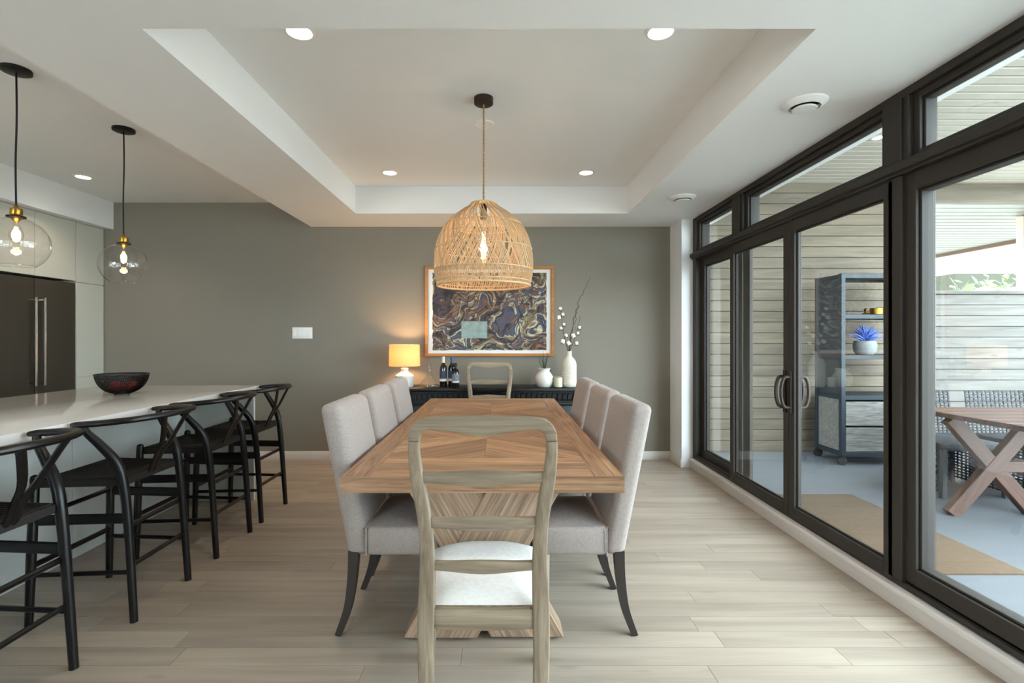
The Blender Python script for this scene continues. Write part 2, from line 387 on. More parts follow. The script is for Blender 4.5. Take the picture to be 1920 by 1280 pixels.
# ------------------------------------------------------------------ terrace glazing
def P(x, y, z): return (x, y, z)
fr = MB()
YN = -.7
def ring(mb, y0, y1, z0, z1, wv, wh, x0, x1):
    mb.box(x0, x1, y0, y0+wv, z0, z1); mb.box(x0, x1, y1-wv, y1, z0, z1)
    mb.box(x0, x1, y0+wv, y1-wv, z0, z0+wh); mb.box(x0, x1, y0+wv, y1-wv, z1-wh, z1)
fr.box(XW, 2.06, 5.03, 5.11, .098, ZS)          # far jamb
fr.box(XW, 2.06, YN, YN+.08, .098, ZS)
fr.box(XW, 2.06, YN+.08, 5.03, 2.44, ZS)        # head
fr.box(1.90, 2.06, YN+.08, 5.10, 2.07, 2.135)   # transom bar
fr.box(1.885, 1.90, YN+.08, 5.10, 2.085, 2.125)
fr.box(XW, 2.06, YN+.08, 5.03, .098, .125)      # track
fr.box(1.935, 1.95, YN+.08, 5.03, .125, .14)
for ya, yb in ((4.06, 4.25), (2.41, 2.575), (.42, .58)):
    fr.box(XW, 2.06, ya, yb, 2.135, 2.44)
    fr.box(1.908, XW, ya+.03, yb-.03, 2.135, 2.44)
fr.box(1.915, 2.06, 2.445, 2.53, .125, 2.07); fr.box(XW, 2.06, .42, .58, .125, 2.07);
fr.box(1.97, 2.06, 4.17, 4.25, .125, 2.07)
struct(fr.build('trim_1', M['frame'], bevel=.004, seg=1, smooth=0), 'dark bronze frame of the terrace glazing')
def window(name, label, y0, y1, z0, z1, wv=.035, wh=.03, x0=1.945, x1=2.03, door=False):
    o = sempty(name, label, (x0, (y0+y1)/2, z0))
    c = Vector(o.location)
    m = MB(); ring(m, y0-c.y, y1-c.y, 0, z1-z0, wv, wh, 0, x1-x0)
    k = .012; ring(m, y0+wv-c.y, y1-wv-c.y, wh, z1-z0-wh, k, k, .018, x1-x0-.018)
    m.build('sash', M['frame'], o, bevel=.003, seg=1, smooth=0)
    xg = (x1-x0)*.5
    B(xg-.003, xg+.003, y0+wv-c.y, y1-wv-c.y, wh, z1-z0-wh).build('pane', M['glass'], o, smooth=0)
    return o
window('window_1', 'small far transom window above the narrow fixed pane', 4.25, 5.03, 2.135, 2.44)
window('window_2', 'long transom window above the pair of sliding doors', 2.575, 4.06, 2.135, 2.44)
window('window_3', 'near transom window above the large fixed pane', .58, 2.41, 2.135, 2.44)
window('window_4', 'narrow fixed pane at the far end of the terrace glazing', 4.17, 5.03, .125, 2.07, .075, .075, 1.975, 2.035)
window('window_5', 'large fixed pane beside the near door leaf', .58, 2.445, .125, 2.07, .06, .085, 1.935, 2.03)
for i, (ya, yb) in enumerate(((YN+.08, .42),)):  # unseen extra glazing, added to bring in side light
    window('window_%d' % (6+2*i), ('transom window beside the camera, added for side light', 'transom window behind the camera, added for side light')[i], ya, yb, 2.135, 2.44)
    window('window_%d' % (7+2*i), ('tall fixed pane beside the camera, added for side light', 'tall fixed pane behind the camera, added for side light')[i], ya, yb, .125, 2.07, .06, .085, 1.935, 2.03)
def dpull(parent, y, side):
    h = MB(); pts = [(-.012, 0, -.10), (-.045, 0, -.095), (-.062, 0, -.05), (-.066, 0, 0), (-.062, 0, .05), (-.045, 0, .095), (-.012, 0, .10)]
    h.tube(spline(pts, 4), .011, 8, up=(0,1,0))
    h.box(-.012, 0, -.014, .014, -.14, .14)
    h.build('handle', M['bronze'], parent, loc=(0, y, .82), smooth=40)
    if side:
        g = MB(); g.v = [(-p[0], p[1], p[2]) for p in h.v]; g.f = h.f
        g.build('outer_handle', M['bronze'], parent, loc=(.05, y, .82), smooth=40)
d = window('door_1', 'far sliding glass door leaf with curved handle', 3.405, 4.27, .115, 2.06, .062, .07, 1.915, 1.965); dpull(d, 3.435-3.8375, 1)
d = window('door_2', 'near sliding glass door leaf with curved handle', 2.50, 3.40, .115, 2.06, .062, .07, 1.915, 1.965); dpull(d, 3.37-2.95, 1)

# ------------------------------------------------------------------ covered terrace outside
pf = struct(B(2.06, 6.4, 1.5, 5.9, -.15, -.01).build('floor_terrace', M['concrete'], smooth=0), 'grey concrete terrace floor')
struct(B(-30, 60, -30, 60, -.4, -.2).build('ground', M['grass'], smooth=0), 'pale ground added to bounce daylight into the room')
wp = struct(B(2.05, 4.88, 5.925, 6.05, -.2, 3.1).build('wall_porch', M['dark'], smooth=0), 'wooden board wall at the end of the terrace')
bh = .124
bme = {}
def board_row(parent, x0, x1, z, mat, key, y=5.9):
    L = x1-x0
    k = (key, round(L, 3))
    if k not in bme:
        me = B(-L/2, L/2, 0, .025, .0015, bh-.004).mesh('board', bevel=.003, seg=1, smooth=0); me.materials.append(mat); bme[k] = me
    inst(bme[k], 'board', parent, ((x0+x1)/2, y, z))
for i in range(25):
    s = (3.1, 3.9, 2.8, 4.3)[i % 4]
    board_row(wp, 2.06, 4.86, -.01+i*bh, M['boards'], 'w')
wf = struct(B(4.98, 9.0, 5.95, 6.0, -.2, 1.80).build('wall_fence', M['dark'], smooth=0), 'pale wooden half wall closing the terrace')
for i in range(14): board_row(wf, 4.985, 9.0, 1.80-(i+1)*bh, M['fence'], 'f', 5.925)
B(4.98, 9.0, 5.90, 6.03, 1.80, 1.84).build('cap', M['fence'], wf, bevel=.004)
struct(B(4.86, 4.985, 5.86, 6.06, -.15, 3.07).build('trim_2', M['post'], bevel=.004), 'pale wooden corner post of the terrace')
struct(B(4.86, 9.5, 5.87, 6.07, 2.88, 3.07).build('trim_3', M['boards'], bevel=.004), 'wooden header beam over the terrace opening')
m = MB(); m.box(2.05, 4.75, 2.7, 5.9, 3.095, 3.2); m.box(4.75, 6.1, 4.45, 5.9, 3.095, 3.2)  # roof cut back to an L out of view, to let daylight in
pc = struct(m.build('ceiling_porch', M['dark'], smooth=0), 'slatted metal soffit over the terrace')
sp = .115; sl = {}
for k, (x0, x1) in enumerate(((2.06, 4.74), (2.06, 6.09))):
    me = B(-(x1-x0)/2, (x1-x0)/2, 0, sp-.022, 0, .03).mesh('slat', bevel=.005, seg=1, smooth=0); me.materials.append(M['soffit']); sl[k] = (me, (x0+x1)/2)
i = 0
while 5.9-(i+1)*sp > 2.7:
    y = 5.9-(i+1)*sp; k = 1 if y > 4.45 else 0
    inst(sl[k][0], 'slat', pc, (sl[k][1], y, 3.066)); i += 1
m = MB(); m.box(4.75, 4.79, 2.7, 4.45, 2.98, 3.2); m.box(2.05, 4.79, 2.66, 2.7, 2.98, 3.2); m.box(4.79, 6.1, 4.41, 4.45, 2.98, 3.2); m.box(6.1, 6.14, 4.41, 5.87, 2.98, 3.2)
m.build('fascia', M['brownwood'], pc, smooth=0)
ew = struct(B(2.04, 2.12, -2, 6.0, 2.48, 3.2).build('wall_outer', M['boards'], smooth=0), 'outer board wall above the glazing')
o = struct(B(6.0, 9.3, 6.1, 15, 3.095, 3.2).build('roof_far', M['dark'], smooth=0), 'far roof overhang beyond the terrace')
me2 = B(-1.95, 1.95, 0, .185, 0, .03).mesh('slat', smooth=0); me2.materials.append(plain('pale_metal_soffit', '#85827c', .5))
for i in range(40): inst(me2, 'slat', o, (7.3, 6.15+i*.215, 3.066))
B(9.25, 9.34, 6.1, 15, 3.0, 3.2).build('fascia', M['brownwood'], o)
# beyond the fence
col = thing('porch_column', 'cream column with brown base moulding beyond the half wall', 'column', (7.74, 7.25, -.2))
B(-.22, .22, -.22, .22, 0, 3.25).build('shaft', M['creamcol'], col, bevel=.01)
B(-.29, .29, -.29, .29, 2.08, 2.16).build('moulding', M['brownwood'], col, bevel=.006)
B(-.26, .26, -.26, .26, 2.16, 2.22).build('moulding', M['creamcol'], col, bevel=.006)
B(-.27, -.22, -.06, .06, 2.75, 3.25).build('bracket', M['brownwood'], col, bevel=.006)
hs = thing('neighbour_house', 'white sided neighbouring house beyond the terrace', 'house', (20, 22, -.2))
B(-8, 9, 0, 6, 0, 6.4).build('wall', M['houseside'], hs, smooth=0)
me = B(-8.02, 9.02, -.05, 0, 0, .27).mesh('siding_board', bevel=.02, seg=1, smooth=0); me.materials.append(M['houseside'])
for i in range(22): inst(me, 'siding_board', hs, (0, 0, i*.29))
m = MB(); m.prism([(-1.7, 4.1), (3.0, 4.1), (3.0, 3.75), (-1.7, 3.45)], -1.4, 0, 'y'); m.build('eave', M['olive'], hs, smooth=0)
def shrub(name, label, loc, r, seed):
    rnd = random.Random(seed); m = MB()
    for i in range(420):
        a = rnd.uniform(0, 2*PI); e = math.asin(rnd.uniform(-.5, 1)); q = r*rnd.uniform(.6, 1)
        c = Vector((q*math.cos(a)*math.cos(e), q*math.sin(a)*math.cos(e), r*.9+q*math.sin(e)))
        u = Vector((rnd.uniform(-1,1), rnd.uniform(-1,1), rnd.uniform(-1,1))).normalized(); v = u.orthogonal().normalized(); s = rnd.uniform(.1, .2)
        m.add([c-u*s, c+v*s*.5, c+u*s, c-v*s*.5], [(0, 1, 2, 3)])
    t = thing(name, label, 'shrub', loc); m.build('foliage', M['leaf'], t, smooth=0)
    MB().tube([(0,0,0), (0,0,r)], .06, 6).build('stem', M['brownwood'], t)
shrub('garden_shrub', 'green shrub beyond the fence left of the cream column', (11.6, 12.5, -.2), 1.62, 3)
shrub('garden_shrub', 'farther green shrub beyond the fence, close to the cream column', (16.0, 16.4, -.2), 1.9, 4)

# rug
m = MB(); m.box(2.09, 2.9, 2.81, 4.23, -.01, .004)
tag(m.build('jute_rug', M['jute'], bevel=.004), 'brown jute rug on the concrete terrace outside the doors', 'rug')
# rolling shelf unit
sh = thing('rolling_shelf', 'dark metal rolling shelf unit with grey wood drawers on the terrace', 'shelf', (3.935, 5.45, -.01))
W2, D2 = .43, .20
for sx in (-1, 1):
    for sy in (-1, 1):
        B(sx*W2-.022, sx*W2+.022, sy*D2-.022, sy*D2+.022, .10, 1.965).build('post', M['shelfmetal'], sh, bevel=.003, seg=1)
        c = MB(); c.tube([(0, -.013, .045), (0, .013, .045)], .045, 14); c.build('caster', M['dark'], sh, loc=(sx*W2, sy*D2, 0))
        cc = sh.children[-1]; B(-.02, .02, -.022, .022, .06, .10).build('bracket', M['chrome'], cc)
for z in (.12, .70, 1.115, 1.53, 1.945):
    m = MB(); m.box(-W2, W2, -D2, D2, z-.005, z+.012); m.box(-W2, W2, -D2-.02, -D2+.015, z-.03, z+.014); m.box(-W2, W2, D2-.015, D2+.02, z-.03, z+.014)
    for sx in (-1, 1): m.box(sx*W2-.015, sx*W2+.015, -D2, D2, z-.03, z+.014)
    m.build('shelf_board', M['shelfmetal'], sh, bevel=.002, seg=1)
for z in (.14, .405):
    dr = B(-W2+.03, W2-.03, -D2-.015, D2-.02, z, z+.245).build('drawer', M['greydrawer'], sh, bevel=.003, seg=1)
for sx in (-1, 1):
    B(sx*W2-.006, sx*W2+.006, -D2+.02, D2-.02, .14, .67).build('side_panel', M['greydrawer'], sh)
    B(sx*W2-.004, sx*W2+.004, -D2+.02, D2-.02, .715, 1.92).build('side_panel', M['wicker'], sh)
p = thing('flower_pot', 'grey clay pot with blue flowers on the terrace shelf', 'potted plant', (3.86, 5.42, 1.119))
MB().lathe([(.075, 0), (.10, .03), (.11, .09), (.10, .14), (.092, .145), (.085, .13), (0, .125)], 20).build('pot', M['greyclay'], p)
m = MB(); rnd = random.Random(5)
for i in range(70):
    a = rnd.uniform(0, 2*PI); e = rnd.uniform(.25, 1.5); L = rnd.uniform(.12, .19)
    m.tube([(0, 0, .12), (L*.5*math.cos(a)*math.cos(e), L*.5*math.sin(a)*math.cos(e), .12+L*.55*math.sin(e)+.02), (L*math.cos(a)*math.cos(e), L*math.sin(a)*math.cos(e), .13+L*math.sin(e))], [.004, .009, .003], 4)
m.build('flowers', M['blueflower'], p)['kind'] = 'stuff'
tag(MB().lathe([(.05, 0), (.062, .01), (.062, .07), (.055, .075), (0, .07)], 20).build('candle_tin', M['brass'], None, (3.97, 5.40, 1.534)), 'gold candle tin on the top shelf outside', 'candle')
tag(MB().lathe([(.035, 0), (.04, .01), (.012, .03), (.02, .06), (0, .075)], 14).build('brass_ornament', M['brass'], None, (3.84, 5.38, 1.534)), 'small brass ornament left of the gold candle tin', 'ornament')
# outdoor table with crossed legs
tb = thing('patio_table', 'reddish wooden patio table with crossed legs on the terrace', 'table', (4.3, 3.62, -.01))
for i in range(6):
    B(-1.03, 1.03, -.47+i*.157, -.47+(i+1)*.157-.004, .715, .75).build('tabletop_plank', M['teak'], tb, bevel=.003, seg=1)
for x in (-.68, .68):
    for sgn in (-1, 1):
        m = MB(); a = math.atan2(.71, .62); L = math.hypot(.71, .62)/2
        B(-L, L, -.03+.002*sgn, .03+.002*sgn, -.05, .05).build('leg', M['teak'], tb, loc=(x, .15, .36), rot=(0, sgn*a, 0), bevel=.004, seg=1)
B(-.68, .68, .12, .18, .32, .40).build('stretcher', M['teak'], tb, bevel=.004, seg=1)
def wicker_chair(loc, rz, label):
    t = thing('wicker_chair', label, 'chair', loc, rz, 'black wicker terrace chairs')
    def weave(wid, hei, nx, nz):
        m = MB()
        for i in range(nx+1):
            x = -wid/2+wid*i/nx; m.box(x-.006, x+.006, -.004, .004, 0, hei)
        for j in range(nz):
            z = hei*(j+.5)/nz; o = .006 if j % 2 else -.006
            pts = [(-wid/2+wid*k/(2*nx), (.006 if (k//2+j) % 2 else -.006), z) for k in range(2*nx+1)]
            m.tube(pts, .0085, 4, cap=False)
        return m
    weave(.54, .40, 14, 16).build('backrest', M['wicker'], t, loc=(0, -.26, .42), rot=(.12, 0, 0))
    B(-.27, .27, -.24, .27, .38, .44).build('seat', M['wicker'], t, bevel=.02)
    for s in (-1, 1):
        weave(.5, .36, 12, 14).build('side_panel', M['wicker'], t, loc=(s*.265, .01, .04), rot=(0, 0, PI/2))
        for q in (-1, 1): B(s*.255-.02, s*.255+.02, q*.25-.02, q*.25+.02, 0, .40).build('leg', M['wicker'], t, bevel=.004, seg=1)
    weave(.5, .36, 12, 14).build('back_panel', M['wicker'], t, loc=(0, -.25, .04))
    return t
wicker_chair((3.86, 4.42, -.01), PI, 'black wicker chair at the far side of the patio table, beside the shelf')
wicker_chair((4.56, 4.42, -.01), PI, 'black wicker chair at the far side of the patio table, before the pale half wall')
t = thing('soffit_light', 'small round downlight in the slatted terrace soffit', 'downlight', (3.34, 4.53, 3.066))
MB().lathe([(.05, 0), (.05, -.006), (.04, -.008), (.038, 0)], 20, cap=False).build('trim_ring', M['plastic'], t)
MB().lathe([(.038, -.003), (0, -.003)], 20, cap=False).build('lens', M['led'], t)

# ------------------------------------------------------------------ ceiling fixtures
def downlight(x, y, label, pw=9, r=.055):
    t = thing('recessed_downlight', label, 'downlight', (x, y, ZC), 0, 'recessed ceiling downlights')
    MB().lathe([(r+.016, 0), (r+.016, -.004), (r+.004, -.008), (r, -.004)], 28, cap=False).build('trim_ring', M['plastic'], t)
    MB().lathe([(r, -.004), (0, -.004)], 28, cap=False).build('lens', M['led'], t)
    l = bpy.data.lights.new('downlight_beam', 'SPOT'); l.energy = pw*3; l.spot_size = 2.2; l.spot_blend = .9; l.shadow_soft_size = .05; l.color = (1, .84, .68)
    o = bpy.data.objects.new('downlight_beam', l); COL.objects.link(o); o.parent = t; o.location = (0, 0, -.02)
downlight(-.945, 2.41, 'glowing downlight at the near left of the ceiling tray')
downlight(.755, 2.41, 'glowing downlight at the near right of the ceiling tray')
downlight(-.962, 4.46, 'glowing downlight at the far left of the ceiling tray')
downlight(.748, 4.46, 'glowing downlight at the far right of the ceiling tray')
downlight(-3.73, 4.58, 'glowing downlight in the kitchen ceiling near the refrigerator', 11)
def vent(y, label):
    t = thing('ceiling_vent', label, 'vent', (1.536, y, ZS), 0, 'round ceiling vents')
    MB().lathe([(.105, 0), (.103, -.008), (.085, -.022), (.072, -.026), (.068, -.012), (.068, 0)], 32, cap=False).build('flange', M['plastic'], t)
    MB().lathe([(.068, -.006), (0, -.006)], 32, cap=False).build('throat', M['dark'], t)
    MB().lathe([(.0, -.02), (.045, -.022), (.058, -.03), (.055, -.036), (0, -.042)], 32).build('disc', M['plastic'], t)
    MB().tube([(0, 0, -.004), (0, 0, -.022)], .008, 8).build('stem', M['chrome'], t)
vent(2.586, 'large white round vent in the soffit nearest the camera'); vent(4.304, 'white round vent in the soffit near the far wall')
t = thing('ceiling_speaker', 'flat white round cover behind the rattan lamp cord', 'ceiling speaker', (-.108, 3.45, ZC))
MB().lathe([(.066, 0), (.066, -.004), (.06, -.008), (.056, -.006)], 32, cap=False).build('rim', M['plastic'], t)
MB().lathe([(.056, -.006), (0, -.006)], 32, cap=False).build('grille', M['white'], t)

def point(parent, loc, e, col, r=.03):
    l = bpy.data.lights.new('bulb_glow', 'POINT'); l.energy = e; l.color = col; l.shadow_soft_size = r
    o = bpy.data.objects.new('bulb_glow', l); COL.objects.link(o); o.parent = parent; o.location = loc
# rattan pendant
rp = thing('rattan_pendant_lamp', 'woven rattan dome pendant lamp hanging over the dining table', 'pendant lamp', (-.10, 3.08, ZC))
MB().lathe([(.057, 0), (.057, -.036), (.052, -.04), (0, -.04)], 28).build('canopy', M['bronze'], rp, smooth=40)
ztop = 2.098-ZC; zrim = 1.606-ZC
m = MB()
for k in range(2):
    pts = [(.0035*math.cos(i*.9+k*PI), .0035*math.sin(i*.9+k*PI), -.04-(i/90)*(-.04-ztop)*-1 if False else -.04+(ztop+.04)*i/90) for i in range(91)]
    m.tube(pts, .0032, 5)
m.build('cord', plain('tan_twisted_cord', '#a9835c', .8, var=.4, vscale=120), rp)
prof = [(.072, 0), (.10, .022), (.14, .05), (.195, .09), (.236, .14), (.262, .19), (.28, .24), (.29, .29), (.293, .345), (.294, .39), (.287, .44), (.277, .492)]
def rad(d):
    for (r0, d0), (r1, d1) in zip(prof, prof[1:]):
        if d <= d1: return r0+(r1-r0)*(d-d0)/(d1-d0)
    return prof[-1][0]
H = .492
m = MB(); rnd = random.Random(2)
def strand(a0, twist, d0, d1, r, n=16, off=0):
    pts = []
    for i in range(n+1):
        d = d0+(d1-d0)*i/n; a = a0+twist*(d-d0)/H; q = rad(d)+off
        pts.append((q*math.cos(a), q*math.sin(a), ztop-d))
    m.tube(pts, r, 4, cap=False)
for k in range(215):
    strand(2*PI*k/215+rnd.uniform(-.009, .009), .8+rnd.uniform(-.03, .03), rnd.choice((0, .03, .07)), .425, .0021, 16, rnd.uniform(-.003, .003))
for k in range(14):
    strand(2*PI*k/14+rnd.uniform(-.05, .05), -.95+rnd.uniform(-.2, .2), rnd.choice((0, .05, .1)), .42, .0016, 16, .003)
for k in range(210):
    strand(2*PI*k/210+rnd.uniform(-.01, .01), .5, .40, .492, .0022, 5, rnd.uniform(-.002, .002))
for k in range(150):
    strand(2*PI*k/150, -.35, .40, .47, .0015, 4, .004)
sw = m.build('woven_shade', M['rattan'], rp); sw['kind'] = 'stuff'
for d, r in ((0, .005), (.13, .0028), (.275, .0028), (.40, .0035), (.47, .003), (.492, .006)):
    q = rad(d)+.003
    MB().tube([(q*math.cos(2*PI*k/64), q*math.sin(2*PI*k/64), ztop-d) for k in range(64)], r, 6, closed=True).build('hoop', M['rattan'], rp)
def bulb(parent, z, s=1.0, long=False, strength=None):
    if long: pr = [(.013, 0), (.014, -.02), (.03, -.07), (.038, -.13), (.034, -.19), (.018, -.225), (0, -.235)]
    else: pr = [(.013, 0), (.014, -.015), (.027, -.045), (.032, -.075), (.026, -.10), (.010, -.116), (0, -.118)]
    pr = [(r*s, zz*s) for r, zz in pr]
    b = MB().lathe(pr, 20, cap=False).build('bulb', M['clear'], parent, loc=(0, 0, z))
    f = MB(); L = -pr[-1][1]
    for k in range(6):
        a = 2*PI*k/6; q = .012*s
        f.tube([(q*.5*math.cos(a), q*.5*math.sin(a), -L*.25), (q*math.cos(a+.4), q*math.sin(a+.4), -L*.85)], .0022*s, 5)
    f.build('filament', M['bulb'], b)
MB().lathe([(.0, .03), (.012, .03), (.02, .01), (.02, -.06), (.016, -.065), (0, -.065)], 16).build('socket', M['blackmetal'], rp, loc=(0, 0, ztop-.03))
MB().tube([(0,0,ztop-.001), (0,0,ztop+.004)], .075, 24).build('top_disc', M['rattan'], rp)
bulb(rp, ztop-.10, 1.15, True)
point(rp, (0, 0, ztop-.25), 5, (1, .76, .5), .03)
# clear glass globes
def globe(y, label):
    t = thing('glass_globe_pendant', label, 'pendant lamp', (-2.60, y, ZC), 0, 'glass globe pendants over the island')
    MB().lathe([(.068, 0), (.068, -.016), (.06, -.02), (0, -.02)], 28).build('canopy', M['blackmetal'], t, smooth=40)
    zs = 1.935-ZC
    MB().tube(spline([(0,0,-.02), (.003,0,-.25), (-.003,0,-.5), (0,0,zs+.06)], 5), .0048, 6).build('cord', M['blackmetal'], t)
    MB().lathe([(.0, .07), (.008, .07), (.012, .055), (.026, .05), (.028, .02), (.024, .012), (.026, .0), (.0, -.03)], 20).build('socket', M['brass'], t, loc=(0, 0, zs))
    MB().lathe([(.0, .01), (.042, .01), (.042, .002), (0, .002)], 24).build('collar', M['blackmetal'], t, loc=(0, 0, zs))
    pr = []
    for k in range(25):
        a = math.radians(14 + (146-14)*k/24); pr.append((.146*math.sin(a), .142*math.cos(a)-.138))
    MB().lathe(pr, 40, cap=False).build('globe', M['clear'], t, loc=(0, 0, zs), smooth=60)
    q, zz = pr[-1]
    MB().tube([(q*math.cos(2*PI*k/48), q*math.sin(2*PI*k/48), zs+zz) for k in range(48)], .002, 6, closed=True).build('rim', M['clear'], t)
    bulb(t, zs-.02, 1.0)
    point(t, (0, 0, zs-.085), 2.2, (1, .66, .34), .025)
globe(2.75, 'clear glass globe pendant nearest the camera, cut by the photo edge'); globe(3.535, 'clear glass globe pendant in front of the grey wall')

# ------------------------------------------------------------------ kitchen
cu = thing('tall_cabinet', 'narrow pale cabinet panel between the refrigerator and grey wall', 'cabinet', (-4.55, 5.275, 0))
B(-.32, .31, -.178, .175, .10, 2.448).build('body', M['cabgreen'], cu, smooth=0)
for z0, z1 in ((.1, .897), (.903, 1.845), (1.851, 2.445)): B(.312, .332, -.178, .172, z0, z1).build('door', M['cabgreen'], cu, bevel=.002, seg=1)
B(-.3, .27, -.178, .175, 0, .10).build('plinth', M['dark'], cu)
fr_ = thing('refrigerator', 'black stainless french door refrigerator with long bar handles', 'refrigerator', (-4.55, 4.64, 0))
B(-.31, .27, -.45, .45, .02, 1.84).build('body', M['dark'], fr_, smooth=0)
for s in (-1, 1):
    dd = B(.272, .33, min(s*.003, s*.447), max(s*.003, s*.447), .72, 1.836).build('door', M['steel'], fr_, bevel=.006)
    hh = MB(); hh.tube([(.385, s*.045, .86), (.385, s*.045, 1.66)], .011, 10)
    for z in (.885, 1.635): hh.tube([(.33, s*.045, z), (.385, s*.045, z)], .009, 8)
    hh.build('handle', M['chrome'], dd)
dd = B(.272, .33, -.447, .447, .06, .71).build('freezer_drawer', M['steel'], fr_, bevel=.006)
hh = MB(); hh.tube([(.385, -.36, .64), (.385, .36, .64)], .011, 10)
for yy in (-.33, .33): hh.tube([(.33, yy, .64), (.385, yy, .64)], .009, 8)
hh.build('handle', M['chrome'], dd)
cu = thing('bridge_cabinet', 'pale upper cabinet above the refrigerator', 'cabinet', (-4.55, 4.64, 1.86))
B(-.32, .31, -.45, .45, 0, .588).build('body', M['cabgreen'], cu, smooth=0)
for s in (-1, 1): B(.312, .332, min(s*.002, s*.448), max(s*.002, s*.448), 0, .585).build('door', M['cabgreen'], cu, bevel=.002, seg=1)
cu = thing('pantry_cabinet', 'tall pale pantry cabinet to the left of the refrigerator', 'cabinet', (-4.55, 3.73, 0))
B(-.32, .31, -.45, .45, .10, 2.448).build('body', M['cabgreen'], cu, smooth=0)
for s in (-1, 1): B(.312, .332, min(s*.002, s*.448), max(s*.002, s*.448), .1, 2.445).build('door', M['cabgreen'], cu, bevel=.002, seg=1)
B(-.3, .27, -.45, .45, 0, .10).build('plinth', M['dark'], cu)

isl = thing('kitchen_island', 'white kitchen island base with flat panels', 'island', (-2.8, 2.6, 0))
B(-.30, .28, -1.4, 1.46, .0, .875).build('body', M['panelwhite'], isl, smooth=0)
B(-.31, .845, 1.462, 1.486, 0, .875).build('end_panel', M['panelwhite'], isl, bevel=.002, seg=1)
B(-.31, .845, -1.435, -1.40, 0, .875).build('end_panel', M['panelwhite'], isl, bevel=.002, seg=1)
for a, b in ((-1.398, -.45), (-.446, .39), (.394, 1.46)): B(.281, .30, a, b, .0, .873).build('front_panel', M['panelwhite'], isl, bevel=.002, seg=1)
tag(B(-3.14, -1.918, 1.15, 4.09, .875, .915).build('island_worktop', M['quartz'], None, bevel=.003), 'glossy white stone worktop of the kitchen island', 'worktop')
# wire bowl and fruit
bw = thing('wire_bowl', 'black wire mesh fruit bowl on the island worktop', 'bowl', (-2.555, 3.46, .915))
R = .152
def bprof(t, s=1.0): # t 0 bottom .. 1 rim
    a = t*math.radians(86); return (.03+ (R-.03)*math.sin(a)*s if t > 0 else .03, .004+.138*(1-math.cos(a)))
def wires(s, nm, nr, rr):
    m = MB()
    for k in range(nm):
        a = 2*PI*k/nm
        for tw in (-.35, .35):
            pts = []
            for i in range(11):
                q, z = bprof(i/10, s); aa = a+tw*i/10; pts.append((q*math.cos(aa), q*math.sin(aa), z+.006*(1-s)*20*(1-i/10)))
            m.tube(pts, rr, 3, cap=False)
    return m
wires(1.0, 84, 0, .0014).build('outer_mesh', M['bowl'], bw)['kind'] = 'stuff'
wires(.88, 76, 0, .0014).build('inner_mesh', M['bowl'], bw)['kind'] = 'stuff'
q, z = bprof(1)
MB().tube([(q*math.cos(2*PI*k/56), q*math.sin(2*PI*k/56), z) for k in range(56)], .005, 6, closed=True).build('rim', M['bowl'], bw)
MB().lathe([(.045, 0), (.045, .006), (0, .008)], 20).build('foot', M['bowl'], bw)
for i, (x, yy, nm) in enumerate(((-2.585, 3.44, 'red fruit at the left in the wire bowl'), (-2.515, 3.49, 'red fruit at the right in the wire bowl'))):
    t = thing('red_fruit', nm, 'fruit', (x, yy, .931 if i == 0 else .931), 0, 'fruit in the wire bowl')
    MB().lathe([(0, 0), (.02, .003), (.036, .02), (.04, .037), (.034, .058), (.015, .07), (.0, .066)], 20).build('flesh', M['fruit'], t)
    MB().tube([(0, 0, .066), (.004, 0, .08)], .0025, 5).build('stalk', M['twig'], t)

